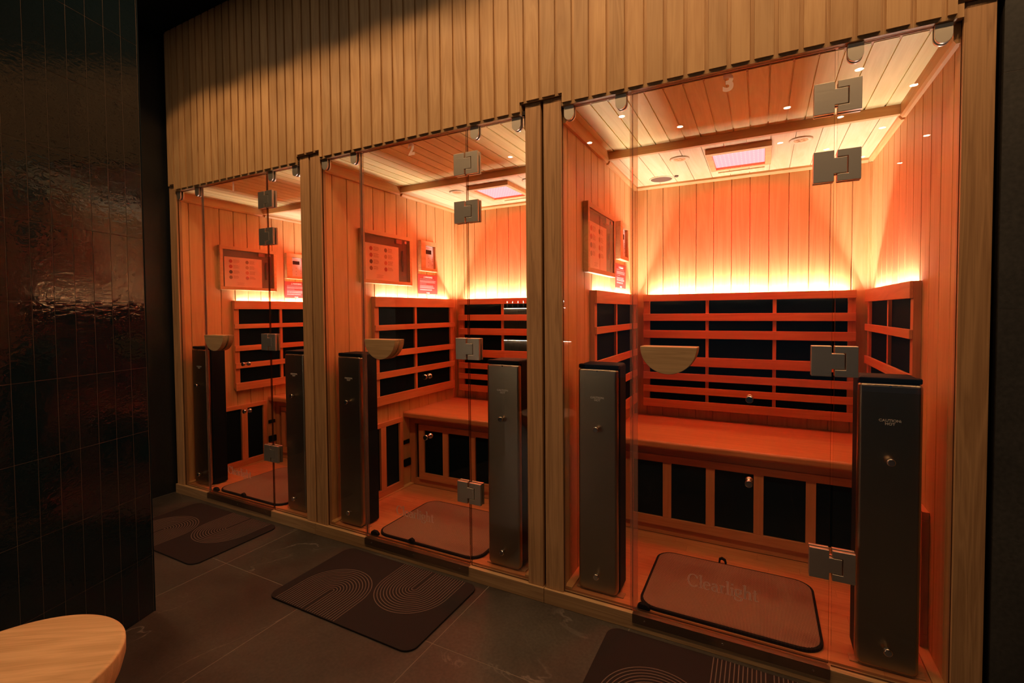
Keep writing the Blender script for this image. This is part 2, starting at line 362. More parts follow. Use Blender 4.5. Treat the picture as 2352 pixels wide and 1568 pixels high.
# ================================================================ SETTING
# floor: stone tiles 0.6 x 1.2 m
mb = MB()
xs = [.877+.601*k for k in range(-5, 8)]; ys = [-.418-1.2*k for k in range(-1, 6)]
g = .0016
for i in range(len(xs)-1):
    for j in range(len(ys)-1):
        x0_, x1_ = max(xs[i], -1.0), xs[i+1]; y1_, y0_ = min(ys[j], .02), ys[j+1]
        if x1_ > x0_: mb.box(x0_+g, x1_-g, y0_+g, y1_-g, -.012, 0.0)
fl = mb.build('floor', M['stonef']); tag(fl, kind='structure')
tag(MB().box(-1.2, 5.2, -6.6, 1.4, -.03, -.0004).build('trim_1', M['grout']), kind='structure')
tag(MB().box(-1.2, 5.2, -6.6, 1.5, ZR, ZR+.1).build('ceiling', M['dark']), kind='structure')
tag(MB().box(-1.03, -.93, -6.6, 1.4, 0, ZR).build('wall_left', M['stoned']), kind='structure')
# stone wall to the right of the saunas, with thin joints
mb = MB()
for (z0, z1) in ((0, .5457), (.5472, 1.168), (1.1695, 1.7935), (1.795, 2.42), (2.4215, ZR)):
    for (a, b) in ((3.066, 4.27), (4.2715, 5.2)): mb.box(a, b, -.012, .08, z0, z1)
tag(mb.build('wall_right', M['stonew']), kind='structure')
tag(MB().box(3.0665, 5.2, -.0115, .07, .001, ZR-.001).build('trim_5', M['grout']), kind='structure')
tag(MB().box(5.2, 5.3, -6.6, .08, 0, ZR).build('wall_far_right', M['dark']), kind='structure')
tag(MB().box(3.06, 3.16, .08, 1.4, 0, ZR).build('trim_2', M['dark']), kind='structure')
tag(MB().box(-.93, 3.06, 1.3, 1.4, 0, ZR).build('wall_back', M['dark']), kind='structure')
# partition covered with tall glossy tiles
A0 = Vector((.381, -.768)); D0 = Vector((-.29087, .95676)); N0 = Vector((D0.y, -D0.x))
def tw(s, n, z): p = A0 + D0*s + N0*n; return (p.x, p.y, z)
mb = MB(); zt = [0, .2285, .4745, .7205, .968, 1.2185, 1.466, 1.712, 1.958, 2.2, 2.446, 2.692, ZR]
ns = 15
for i in range(ns):
    s1 = -.0015-.0622*i; s0 = s1-.0622
    for z0, z1 in zip(zt, zt[1:]):
        gp = .0009; t0, t1, t2, t3 = [random.uniform(-.0003, .0003) for _ in range(4)]
        vs = [mb.bm.verts.new(tw(a, n, z)) for (a, n, z) in ((s0+gp, t0, z0+gp), (s1-gp, t1, z0+gp), (s1-gp, t2, z1-gp), (s0+gp, t3, z1-gp))]
        bk = [mb.bm.verts.new(tw(a, -.006, z)) for (a, z) in ((s0+gp, z0+gp), (s1-gp, z0+gp), (s1-gp, z1-gp), (s0+gp, z1-gp))]
        mb.bm.faces.new(vs)
        for k in range(4): mb.bm.faces.new((vs[k], bk[k], bk[(k+1) % 4], vs[(k+1) % 4]))
tag(mb.build('wall_partition', M['tile']), kind='structure')
mb = MB(); L = ns*.0622
cs = [tw(-L, -.0009, 0), tw(0, -.0009, 0), tw(0, -.11, 0), tw(-L, -.11, 0)]
mb.prism([(c[0], c[1]) for c in cs], 'z', 0, ZR)
tag(mb.build('trim_3', M['tgrout']), kind='structure')
cs = [tw(.0, .0015, 0), tw(.004, .0015, 0), tw(.004, -.11, 0), tw(.0, -.11, 0)]
tag(MB().prism([(c[0], c[1]) for c in cs], 'z', 0, ZR).build('trim_4', M['dark']), kind='structure')

# cladding above the saunas
mb = MB()
def clad_z(x):   # bottom of the base boards: notched over the post pairs
    for gx in (X0, X0+MM, X0+2*MM, X0+3*MM):
        if gx-.086 < x < gx+.086: return 1.9995
    return 1.958
P = .0670; ph = 1.868 - 41*P
segs = [(-.897, X0+.086, 1.9995)]
for k in (1, 2): segs += [(X0+(k-1)*MM+.086, X0+k*MM-.086, 1.958), (X0+k*MM-.086, X0+k*MM+.086, 1.9995)]
segs += [(X0+2*MM+.086, X0+3*MM-.0745, 1.958), (X0+3*MM-.0745, 3.062, 1.9995)]
for a, b, z in segs: mb.box(a, b, -.022, .03, z, ZR)
k = 0
while True:
    a = ph + P*k + .0065; b = ph + P*(k+1) - .0065; k += 1
    if a > 3.04: break
    a = max(a, -.895); b = min(b, 3.06)
    if b-a < .008: continue
    # a board that runs past a notch edge steps up there
    cuts = sorted([a, b] + [gx+d for gx in (X0, X0+MM, X0+2*MM, X0+3*MM) for d in (-.09, .09) if a < gx+d < b])
    zz = [2.0045 if clad_z((p+q)/2) > 1.97 else 1.968 for p, q in zip(cuts, cuts[1:])]
    pts = []
    for (p, q), z in zip(zip(cuts, cuts[1:]), zz): pts += [(p, z), (q, z)]
    pts = [pts[0]] + [pts[i] for i in range(1, len(pts)) if pts[i] != pts[i-1]]
    pts += [(b, ZR), (a, ZR)]
    mb.prism(pts, 'y', -.0292, -.0222)
cl = mb.build('wall_front', M['clad']); tag(cl, kind='structure')

# ================================================================ SAUNA CABINS (posts, walls, ceiling, floor)
def planks_wall(plane, fixed, a0, a1, z0, z1, pitch, phase, thick, side):
    """upright boards; plane 'x' -> wall at x=fixed running along y; side = direction of thickness (away from the room)"""
    mb = MB(); gp = .0016; e = []
    k = math.floor((a0-phase)/pitch)
    while True:
        p, q = phase+k*pitch, phase+(k+1)*pitch; k += 1
        if p >= a1: break
        p, q = max(p, a0), min(q, a1)
        if q-p < .006: continue
        b0, b1 = sorted((fixed, fixed+side*thick))
        ch = .0022
        # chamfered board
        if plane == 'x':
            if side > 0: pts = [(b0, p+gp+ch), (b0+ch, p+gp), (b1, p+gp), (b1, q-gp), (b0+ch, q-gp), (b0, q-gp-ch)]
            else: pts = [(b1, p+gp+ch), (b1-ch, p+gp), (b0, p+gp), (b0, q-gp), (b1-ch, q-gp), (b1, q-gp-ch)]
        else:
            pts = [(p+gp+ch, b0), (p+gp, b0+ch), (p+gp, b1), (q-gp, b1), (q-gp, b0+ch), (q-gp-ch, b0)]
        mb.prism(pts, 'z', z0, z1)
    # dark backing behind the joints is a thin board of the same wall
    if plane == 'x': mb.box(*sorted((fixed+side*.007, fixed+side*(thick+.003))), a0, a1, z0, z1)
    else: mb.box(a0, a1, fixed+.007, fixed+thick+.003, z0, z1)
    return mb
B0 = (MM/2, .6, 0)
cab = thing('sauna_cabin', B0)
def cp(mbx, name, mat, parent=None): return mbx.build(name, mat, parent or cab, B0)
cp(planks_wall('x', WLX, .006, YB, ZFL, ZC1, .100, .0625, .012, -1), 'side_wall', M['iz'])
cp(planks_wall('x', WRX, .006, YB, ZFL, ZC1, .100, .0625, .012, 1), 'side_wall', M['iz'])
cp(planks_wall('y', YB, WLX, WRX, ZFL, ZC1, .0927, .2456-.0927*2, .012, 1), 'back_wall', M['iz'])
# corner fillets
cp(MB().box(WLX, WLX+.012, YB-.012, YB, ZFL, 1.90), 'corner_strip', M['iz']); cp(MB().box(WRX-.012, WRX, YB-.012, YB, ZFL, 1.90), 'corner_strip', M['iz'])
# front ceiling: boards with wide joints; rear ceiling lower
mb = MB(); mb.box(WLX-.01, WRX+.01, -.002, YBM+.02, ZC1+.0052, ZC1+.02)
k = 0
while True:
    a = .1235+.0665*(k-1)+.003; b = a+.0603; k += 1
    if a > WRX: break
    a = max(a, WLX); b = min(b, WRX)
    if b-a > .004: mb.box(a, b, .012, YBM, ZC1, ZC1+.0052)
cp(mb, 'front_ceiling', M['cy'])
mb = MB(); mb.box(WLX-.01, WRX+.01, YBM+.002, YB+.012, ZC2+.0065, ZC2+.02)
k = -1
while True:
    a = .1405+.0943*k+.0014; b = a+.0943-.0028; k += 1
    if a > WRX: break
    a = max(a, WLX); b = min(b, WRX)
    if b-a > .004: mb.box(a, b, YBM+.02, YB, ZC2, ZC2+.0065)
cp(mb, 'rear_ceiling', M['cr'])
cp(MB().box(WLX, WRX, YBM-.004, YBM+.018, ZC2-.004, ZC1), 'ceiling_beam', M['ix'])
# cornice: tall fascia in front of the beam, small trim behind
def corn(x0, x1, side):
    mb = MB(); s = side
    xf = x0
    mb.prism([(xf, ZC1), (xf+s*.018, ZC1), (xf+s*.018, 1.912), (xf+s*.012, 1.903), (xf, 1.903)], 'y', .008, YBM-.004)
    mb.prism([(xf, ZC2), (xf+s*.018, ZC2), (xf+s*.018, 1.912), (xf+s*.010, 1.902), (xf, 1.902)], 'y', YBM+.018, YB)
    return mb
cp(corn(WLX, 0, 1), 'cornice', M['iy']); cp(corn(WRX, 0, -1), 'cornice', M['iy'])
cp(MB().prism([(YB, ZC2), (YB-.018, ZC2), (YB-.018, 1.912), (YB-.010, 1.902), (YB, 1.902)], 'x', WLX+.018, WRX-.018), 'cornice', M['ix'])
# floor boards
mb = MB(); row = 0; y = .012
while y < .66:
    x = WLX - random.uniform(0, .3)
    while x < WRX:
        x2 = x + random.uniform(.34, .48)
        a, b = max(x, WLX), min(x2, WRX)
        if b-a > .01: mb.box(a+.0003, b-.0003, y+.0003, min(y+.058, .66)-.0003, ZFL-.012, ZFL)
        x = x2
    y += .058
cp(mb, 'floor_boards', M['jx'])
cp(MB().box(WLX, WLX+.03, .012, .66, ZFL, ZFL+.008), 'floor_edge_trim', M['iy']); cp(MB().box(WRX-.03, WRX, .012, .66, ZFL, ZFL+.008), 'floor_edge_trim', M['iy'])
# posts, sill, header
bevel(cp(MB().box(.006, .081, -.0134, .02, .0596, 1.998), 'post', M['post']), .0015, 2)
bevel(cp(MB().box(MM-.073, MM-.006, -.0134, .02, .0596, 1.998), 'post', M['post']), .0015, 2)
cp(MB().box(.0010, .0058, .004, .02, .0596, 1.998), 'post_gap_filler', M['blackmetal'])
bevel(cp(MB().box(.0008, MM-.0008, -.023, .012, 0.0, .0592), 'sill', M['sill']), .0015, 2)
cp(MB().box(.0812, MM-.0732, -.0135, .014, 1.9586, 1.9745), 'header_channel', M['bronze'])
cp(MB().box(.0812, MM-.0732, -.008, -.0045, 1.9562, 1.9585), 'header_bead', M['seal'])
cabs = thrice(cab, ['wood lined sauna cabin at the far left, the one with 1 on its door', 'wood lined sauna cabin in the middle, the one with 2 on its door',
    'large looking wood lined sauna cabin at the right, the one with 3 on its door'], 'sauna', 'row of three infrared saunas')

# threshold bar under each door
th = thing('door_threshold', (.66, -.025, .03))
o = MB().box(.3555, .9645, -.0262, -.0232, .0285, .0608).box(.3555, .9645, -.0262, -.0068, .0594, .0612).build('threshold_bar', M['steel'], th, (.66, -.025, .03))
for x in (.40, .66, .92):
    MB().cyl((x, .044), 'y', .0032, -.0276, -.0262, 12).build('screw', M['chrome'], th, (.66, -.025, .03))
thrice(th, ['dark metal threshold bar under the glass door of the %s' % wn for wn in WHO], 'threshold', 'metal door thresholds')

# ---------------------------------------------------------------- glass
def pane(x0, x1, z0, z1, y0=-.005, y1=.003):
    mb = MB(); mb.box(x0, x1, y0, y1, z0, z1)
    for fc in mb.bm.faces:
        fc.normal_update()
        fc.material_index = 0 if abs(fc.normal.y) > .5 else 1
    return mb
def clamp(parent, cx, base):
    pts = [(cx-.020, 1.9565), (cx-.020, 1.926)] + [(cx+.020*math.cos(a), 1.926+.022*math.sin(a)) for a in [PI+PI*i/14 for i in range(1, 14)]] + [(cx+.020, 1.926), (cx+.020, 1.9565)]
    mb = MB(); mb.prism(pts, 'y', -.013, -.0055); mb.prism(pts, 'y', .0035, .011); mb.box(cx-.02, cx+.02, -.013, .011, 1.9567, 1.9585)
    bevel(mb.build('glass_clamp', M['steelv'], parent, base), .0016, 3)
HZ = (1.808, 1.604, 1.014, .384)
def fixed_plate(parent, zc, base):
    h = .0465; n = .0255
    pts = [(.9675, zc-h), (1.0265, zc-h), (1.0265, zc+h), (.9675, zc+h), (.9675, zc+n), (.9955, zc+n), (.9955, zc-n), (.9675, zc-n)]
    mb = MB(); mb.prism(pts, 'y', -.0185, -.0055); mb.prism(pts, 'y', .0035, .014)
    bevel(mb.build('hinge_plate', M['steelv'], parent, base), .0012, 2)
def door_plate(parent, zc, base):
    h = .0465; n = .0235
    pts = [(.9065, zc-h), (.9595, zc-h), (.9595, zc-n), (.9925, zc-n), (.9925, zc+n), (.9595, zc+n), (.9595, zc+h), (.9065, zc+h)]
    mb = MB(); mb.prism(pts, 'y', -.0185, -.0055); mb.prism(pts, 'y', .0035, .014)
    bevel(mb.build('hinge_leaf', M['steelv'], parent, base), .0012, 2)
base = (.215, 0, .0596)
gp = thing('fixed_glass_panel', base)
pane(.0815, .350, .0600, 1.9560).build('pane', [M['glass'], M['edge']], gp, base)
clamp(gp, .112, base); clamp(gp, .312, base)
thrice(gp, ['narrow fixed glass pane left of the door of the %s' % wn for wn in WHO], 'glass panel', 'fixed glass panes left of the doors')
base = (1.109, 0, .0596)
gp = thing('fixed_glass_panel', base)
pane(.9680, 1.2490, .0600, 1.9560).build('pane', [M['glass'], M['edge']], gp, base)
clamp(gp, 1.010, base); clamp(gp, 1.209, base)
for zc in HZ: fixed_plate(gp, zc, base)
thrice(gp, ['fixed glass pane right of the door, carrying the hinges, of the %s' % wn for wn in WHO], 'glass panel', 'fixed glass panes right of the doors')

# lettering drawn as strokes with a broad pen
def arc(cx, cy, rx, ry, a0, a1, n=22): return [(cx+rx*math.cos(math.radians(a0+(a1-a0)*i/n)), cy+ry*math.sin(math.radians(a0+(a1-a0)*i/n))) for i in range(n+1)]
def bez(*p, n=12):
    out = []
    for i in range(n+1):
        t = i/n; q = list(p)
        while len(q) > 1: q = [(a[0]*(1-t)+b[0]*t, a[1]*(1-t)+b[1]*t) for a, b in zip(q, q[1:])]
        out.append(q[0])
    return out
def serif(x, y, w=.15): return [(x-w, y), (x+w, y)]
GL = {
 'C': (.86, [arc(.43, .5, .38, .5, 48, 318), [(.70, .92), (.70, .72)]]),
 'l': (.31, [[(.15, 0), (.15, 1.06)], serif(.15, .02), [(.02, 1.0), (.15, 1.05)]]),
 'e': (.60, [[(.07, .36), (.50, .36)], arc(.29, .31, .225, .31, 10, 318)]),
 'a': (.60, [[(.43, .06), (.43, .44)], bez((.43, .42), (.40, .66), (.18, .66), (.09, .50)), arc(.26, .18, .175, .17, 60, 330), [(.43, .05), (.56, .0)], [(.30, .36), (.43, .40)]]),
 'r': (.47, [[(.16, 0), (.16, .62)], serif(.16, .02), [(.02, .58), (.16, .62)], bez((.16, .40), (.22, .62), (.34, .66), (.43, .54))]),
 'i': (.31, [[(.16, 0), (.16, .62)], serif(.16, .02), [(.02, .58), (.16, .62)], [(.16, .84), (.16, .96)]]),
 'g': (.60, [arc(.27, .42, .19, .20, 0, 360), [(.42, .56), (.57, .60)], bez((.15, .26), (.02, .10), (.12, .06), (.36, .05), (.54, .0), (.53, -.12)), arc(.28, -.14, .24, .14, 20, -220)]),
 'h': (.68, [[(.16, 0), (.16, 1.06)], serif(.16, .02), [(.02, 1.0), (.16, 1.05)], bez((.16, .38), (.22, .64), (.50, .72), (.51, .40)), [(.51, .42), (.51, 0)], serif(.51, .02)]),
 't': (.42, [[(.18, .84), (.18, .16)], bez((.18, .17), (.18, -.03), (.30, -.02), (.38, .08)), [(.03, .61), (.36, .61)]]),
}
def lettering(word, x, z, unit, y0, y1):
    mb = MB(); pen = lambda dx, dy: (.030 + .050*abs(dy)**1.4)
    for ch in word:
        adv, paths = GL[ch]
        for p in paths:
            mb.strip2d([(x+px*unit, z+pz*unit) for px, pz in p], lambda dx, dy: pen(dx, dy)*unit, 'y', y0, y1)
        x += adv*unit
    return mb
base = (.657, 0, .066)
doors = []
for k in range(3):
    d = thing('glass_door', base)
    pn = pane(.3525, .9610, .0665, 1.9545).build('pane', [M['glass'], M['edge']], d, base)
    MB().box(.3435, .3510, -.0075, .0055, .0665, 1.9545).box(.3512, .3720, -.0068, -.0053, .0665, 1.9545).build('seal_strip', M['seal'], d, base)
    MB().box(.372, .958, -.0045, .0025, .0615, .0662).build('bottom_seal', M['seal'], d, base)
    for zc in HZ: door_plate(d, zc, base)
    # half round wooden handle, one half on each side of the glass
    cx, zt_, r = .481, 1.0465, .0955
    pts = [(cx-r, zt_), (cx+r, zt_)] + [(cx+r*math.cos(a), zt_-.096*math.sin(-a)*-1 if False else zt_+.096*math.sin(a)) for a in [-PI*i/32 for i in range(1, 32)]]
    mb = MB(); mb.prism(pts, 'y', -.0345, -.0056); h1 = bevel(mb.build('handle', M['handle'], d, base), .002, 2)
    cx2 = cx
    pts2 = [(x, z) for x, z in pts]
    mb = MB(); mb.prism(pts2, 'y', .0036, .0325); bevel(mb.build('handle', M['handle'], d, base), .002, 2)
    for z in (.88, .602):
        MB().lathe((.736, z), 'y', [(.004, -.0056), (.004, -.010), (.0095, -.011), (.0115, -.014), (.0115, -.022), (.010, -.024)], 24).lathe((.736, z), 'y', [(.004, .0036), (.004, .010), (.0115, .011), (.0115, .022), (.010, .024)], 24).build('knob', M['chrome'], d, base)
    lg = lettering('Clearlight', .5455, .2075, .0429, -.0058, -.0051).build('logo_lettering', M['frost'], pn, base)
    mb = MB(); add_text(mb, str(k+1), .0735, (.667, -.0055, 1.918), '-y', offset=.0030); mb.build('numeral', M['frostn'], pn, base)
    d.location.x += k*MM
    tag(d, 'frameless glass door with half round wooden handle, numeral %d at its top' % (k+1), 'glass door', 'sauna glass doors'); doors.append(d)

# door stop at the foot of each door
base = (.389, .012, ZFL)
ds = thing('door_stop', base)
bevel(MB().prism([(.363, ZFL), (.413, ZFL), (.411, ZFL+.012), (.398, ZFL+.021), (.376, ZFL+.021), (.367, ZFL+.014)], 'y', .005, .022).build('stop_block', M['blackmetal'], ds, base), .003, 3)
thrice(ds, ['small black door stop at the mat corner inside the %s' % wn for wn in WHO], 'door stop', 'black door stops')

# ---------------------------------------------------------------- tower heaters beside the door
def tower(x0, x1, gap_side):
    bs = ((x0+x1)/2, .09, ZFL)
    t = thing('tower_heater', bs); cx = (x0+x1)/2
    pts = roundrect(x0, x1, ZFL+.004, .9485, .022, 8, (1, 0, 0, 1))
    o = cover = MB().prism(pts, 'y', .030, .060).build('steel_cover', M['steel'], t, bs); bevel(o, .011, 5)
    o = MB().prism(roundrect(x0+.003, x1+.003 if gap_side > 0 else x1-.003, ZFL+.006, .966, .012, 6), 'y', .061, .150).build('black_housing', M['blackmetal'], t, bs); bevel(o, .004, 3)
    o = MB().box(x0+.002, x1+(.004 if gap_side > 0 else -.002), .034, .0608, .9495, .966).build('top_cap', M['blackmetal'], t, bs); bevel(o, .004, 3)
    MB().box(cx-.058, cx+.050, .0285, .0305, .9465, .9482).build('top_lip', M['steelv'], t, bs)
    MB().cyl((cx, .941), 'y', .0028, .0275, .0300, 14).build('screw', M['chrome'], t, bs)
    for z in (.717, .142):
        MB().lathe((cx, z), 'y', [(.005, .030), (.005, .018), (.0105, .017), (.0115, .014), (.0115, .006), (.009, .0035)], 24).build('knob', M['chrome'], cover, bs)
    mb = MB(); add_text(mb, 'CAUTION:', .0105, (cx, .0294, .8375), '-y', offset=.0003, sx=1.1); add_text(mb, 'HOT', .0105, (cx, .0294, .8275), '-y', offset=.0003, sx=1.1)
    mb.build('caution_lettering', M['greyink'], cover, bs)
    MB().box(x0-.012, x1+.020, .040, .075, ZFL+.0002, ZFL+.004).build('foot_plate', M['post'], t, bs)
    return t
thrice(tower(.129, .286, 1), ['tall brushed steel tower heater left of the door inside the %s' % wn for wn in WHO], 'heater', 'steel tower heaters')
thrice(tower(1.034, 1.191, -1), ['tall brushed steel tower heater right of the door inside the %s' % wn for wn in WHO], 'heater', 'steel tower heaters')

# ---------------------------------------------------------------- backrest heaters with hidden LED strip
def led(pts, face, a, b, parent, base, axis='x'):
    """aluminium profile with one glowing face, edge `face` of the section, turned to the wall"""
    mb = MB()
    if axis == 'y': mb.prism(pts, 'y', a, b, mi=1)
    else: mb.prism(pts, 'x', a, b, mi=1)
    mb.bm.faces.ensure_lookup_table(); mb.bm.faces[2+face].material_index = 0
    mb.build('led_strip', [M['strip'], M['white']], parent, base)
bs = (.665, 1.19, .606)
h = thing('backrest_heater', bs)
FY = 1.146
for (a, b) in ((.1425, .179), (.4886, .5050), (.8226, .8400), (1.1540, 1.1870)):
    bevel(MB().box(a, b, FY+.0095, YB-.002, .612, 1.255).build('stile', M['jz'], h, bs), .001, 2)
for (z0, z1) in ((1.228, 1.268), (1.113, 1.155), (1.012, 1.058), (.853, .905), (.769, .809), (.692, .730), (.606, .651)):
    bevel(MB().box(.1435, 1.1865, FY-.006, FY+.009, z0, z1).build('rail', M['jx'], h, bs), .0015, 2)
for (a, b) in ((.1793, .4883), (.5053, .8223), (.8403, 1.1537)):
    MB().box(a, b, FY+.022, FY+.028, .625, 1.230).build('heating_panel', M['black'], h, bs)
led([(FY+.0290, 1.2350), (FY+.0370, 1.2350), (FY+.0370, 1.2400), (FY+.0290, 1.2400)], 2, .175, 1.150, h, bs)
thrice(h, ['wide wooden backrest heater on the back wall of the %s' % wn for wn in WHO], 'backrest heater', 'backrest heaters on the back walls')
def side_heater(xw, s):
    bs = (xw+s*.015, .74, .625); t = thing('backrest_heater', bs)
    def X(a, b): return sorted((xw+s*a, xw+s*b))
    for (a, b) in ((.341, .372), (.700, .722), (1.100, 1.130)):
        bevel(MB().box(*X(.0005, .0225), a, b, .630, 1.258).build('stile', M['jz'], t, bs), .001, 2)
    for (z0, z1) in ((1.208, 1.268), (1.068, 1.101), (.908, .946), (.783, .822), (.625, .680)):
        bevel(MB().box(*X(.023, .0335), .335, 1.134, z0, z1).build('rail', M['jy'], t, bs), .0015, 2)
    bevel(MB().box(*X(.0005, .0228), .335, .3408, .640, 1.268).build('end_board', M['jz'], t, bs), .0008, 1)
    for (a, b) in ((.3725, .6995), (.7225, 1.0995)):
        MB().box(*X(.0075, .0105), a, b, .650, 1.2440).build('heating_panel', M['black'], t, bs)
    led([(xw+s*.0165, 1.2400), (xw+s*.0115, 1.2400), (xw+s*.0115, 1.2440), (xw+s*.0165, 1.2440)], 2, .365, 1.100, t, bs, 'y')
    return t
thrice(side_heater(WLX, 1), ['slatted wooden backrest heater on the left wall of the %s' % wn for wn in WHO], 'backrest heater', 'backrest heaters on the side walls')
thrice(side_heater(WRX, -1), ['slatted wooden backrest heater on the right wall of the %s' % wn for wn in WHO], 'backrest heater', 'backrest heaters on the side walls')
def low_heater(xw, s):
    bs = (xw+s*.01, .39, .069); t = thing('leg_heater', bs)
    def X(a, b): return sorted((xw+s*a, xw+s*b))
    for (a, b) in ((.208, .250), (.377, .421), (.546, .573)):
        bevel(MB().box(*X(.0005, .020), a, b, .117, .4885).build('stile', M['jz'], t, bs), .001, 2)
    for (z0, z1) in ((.0745, .1165), (.489, .517)):
        bevel(MB().box(*X(.0005, .020), .208, .573, z0, z1).build('rail', M['jy'], t, bs), .001, 2)
    for (a, b) in ((.2505, .3765), (.4215, .5455)):
        MB().box(*X(.003, .006), a, b, .1170, .4885).build('heating_panel', M['black'], t, bs)
    return t
thrice(low_heater(WLX, 1), ['low framed heater on the left wall of the %s' % wn for wn in WHO], 'leg heater', 'low wall heaters')
thrice(low_heater(WRX, -1), ['low framed heater on the right wall of the %s' % wn for wn in WHO], 'leg heater', 'low wall heaters')

# ---------------------------------------------------------------- bench with heater front
bs = (.665, .92, ZFL)
b_ = thing('sauna_bench', bs)
mb = MB()
prof = [(YB-.014, .5055), (.612, .5055)] + [(.612+.012*math.cos(a), .5175+.012*math.sin(a)) for a in [1.5*PI-PI/2*i/5 for i in range(1, 6)]] + [(.600+.012*0, .5315)] + [(.612+.012*math.cos(a), .5315+.012*math.sin(a)) for a in [PI-PI/2*i/5 for i in range(1, 6)]] + [(YB-.014, .5435)]
mb.prism(prof, 'x', WLX+.0015, WRX-.0015); mb.build('seat_board', M['bench'], b_, bs)
SB = .022
for (a, b) in ((WLX+.002, .120), (WRX-.042, WRX-.002)):
    MB().box(a, b, .6625, .680, ZFL+.001, .5050).build('front_stile', M['jz'], b_, bs)
MB().box(.1205, WRX-.0425, .6625, .680, .4625, .5050).build('top_board', M['jx'], b_, bs)
MB().box(.1205, WRX-.0425, .6625, .680, ZFL+.001, .1080).build('toe_board', M['jx'], b_, bs)
fr = MB().box(.158, 1.175, .6500, .668, .4275, .4615).box(.158, 1.175, .6500, .668, .1110, .1540)
bevel(fr.build('panel_frame', M['jx'], b_, bs), .001, 2)
edges = [.158, .200, .344, .384, .541, .580, .743, .783, .945, .983, 1.135, 1.175]
for i in range(0, 12, 2):
    bevel(MB().box(edges[i], edges[i+1], .6505, .6675, .1545, .4270).build('panel_stile', M['jz'], b_, bs), .001, 2)
for i in range(1, 11, 2):
    MB().box(edges[i]+.0003, edges[i+1]-.0003, .6615, .6645, .1545, .4270).build('heating_panel', M['black'], b_, bs)
thrice(b_, ['wooden bench above black panels in the %s' % wn for wn in WHO], 'bench', 'sauna benches')

# ---------------------------------------------------------------- ceiling fittings
bs = (.667, .83, ZC2)
t = thing('light_panel', bs)
fr = MB()
for q in ((.530, .805, .672, .700), (.530, .805, .960, .985), (.530, .556, .7002, .9598), (.779, .805, .7002, .9598)): fr.box(q[0], q[1], q[2], q[3], 1.898, ZC2-.0003)
bevel(fr.build('frame', M['ix'], t, bs), .001, 1)
ldb = MB().box(.557, .778, .701, .959, 1.9095, 1.9130).build('led_board', M['redled'], t, bs)
mb = MB()
for i in range(12):
    for j in range(9):
        mb.box(.567+.018*i, .573+.018*i, .713+.029*j, .718+.029*j, 1.9075, 1.9093)
mb.build('led_array', M['reddot'], ldb, bs)
thrice(t, ['square pinkish red light panel on the ceiling of the %s' % wn for wn in WHO], 'light panel', 'red light panels')
bs = (.258, 1.08, ZC2); t = thing('round_vent', bs)
MB().lathe((.258, 1.08), 'z', [(.066, ZC2-.0002), (.066, ZC2-.003), (.060, ZC2-.0045), (.058, ZC2-.0015), (.058, ZC2-.0012)], 40).build('rim', M['cr'], t, bs)
MB().cyl((.258, 1.08), 'z', .0575, ZC2-.0018, ZC2-.003, 40).build('grille', M['niche'], t, bs)
thrice(t, ['large round dark ceiling vent in the %s' % wn for wn in WHO], 'vent', 'round ceiling vents')
for (sx_, sy_, wh) in ((.405, .748, 'left'), (.918, .731, 'right')):
    bs = (sx_, sy_, ZC2); t = thing('ceiling_speaker', bs)
    MB().lathe((sx_, sy_), 'z', [(.046, ZC2-.0002), (.046, ZC2-.004), (.036, ZC2-.007), (.030, ZC2-.004), (.028, ZC2-.0035)], 36).build('trim_ring', M['cr'], t, bs)
    mb = MB().cyl((sx_, sy_), 'z', .0275, ZC2-.0036, ZC2-.0050, 30)
    for a in range(4): mb.cyl((sx_+.014*math.cos(a*PI/2+.5), sy_+.014*math.sin(a*PI/2+.5)), 'z', .006, ZC2-.0050, ZC2-.0065, 12)
    mb.build('speaker_cone', M['iy'], t, bs)
    thrice(t, ['small round ceiling speaker %s of the red light panel in the %s' % (wh, wn) for wn in WHO], 'speaker', 'small round ceiling speakers')
bs = (.345, 1.05, ZC2); t = thing('heat_sensor', bs)
MB().lathe((.345, 1.05), 'z', [(.011, ZC2-.0002), (.011, ZC2-.005), (.006, ZC2-.009)], 20).build('sensor_cap', M['niche'], t, bs)
thrice(t, ['tiny dark round sensor beside the big ceiling vent in the %s' % wn for wn in WHO], 'sensor', 'ceiling sensors')
bs = (.67, 1.12, ZC2); t = thing('slot_vent', bs)
mb = MB().box(.556, .779, 1.095, 1.132, ZC2-.006, ZC2-.0003); mb.build('slider_board', M['cr'], t, bs)
MB().box(.556, .650, 1.1325, 1.141, ZC2-.0035, ZC2-.0003).build('vent_opening', M['niche'], t, bs)
thrice(t, ['small wooden sliding ceiling vent behind the red light panel in the %s' % wn for wn in WHO], 'vent', 'sliding ceiling vents')

# ---------------------------------------------------------------- left wall: media cabinet with card, control panel, sign, outlets
xw = WLX
bs = (xw, .465, 1.345); t = thing('media_cabinet', bs)
fr = MB()
for q in ((.245, .680, 1.628, 1.652), (.245, .680, 1.345, 1.366), (.245, .268, 1.3662, 1.6278), (.658, .680, 1.3662, 1.6278)): fr.box(xw+.0005, xw+.024, *q)
bevel(fr.build('frame', M['iy'], t, bs), .001, 2)
MB().box(xw+.0005, xw+.002, .269, .657, 1.367, 1.627).build('back_panel', M['niche'], t, bs)
MB().box(xw+.018, xw+.020, .2685, .6575, 1.3667, 1.6273).build('smoked_pane', M['smoke'], t, bs)
MB().box(xw+.006, xw+.016, .600, .612, 1.43, 1.56).build('latch_bar', M['darkc'], t, bs)
MB().box(xw+.016, xw+.021, .612, .632, 1.606, 1.622).box(xw+.002, xw+.018, .540, .590, 1.600, 1.6275).build('door_catch', M['salmon'], t, bs)
thrice(t, ['wood framed smoked glass media cabinet in the %s' % wn for wn in WHO], 'cabinet', 'wall media cabinets')
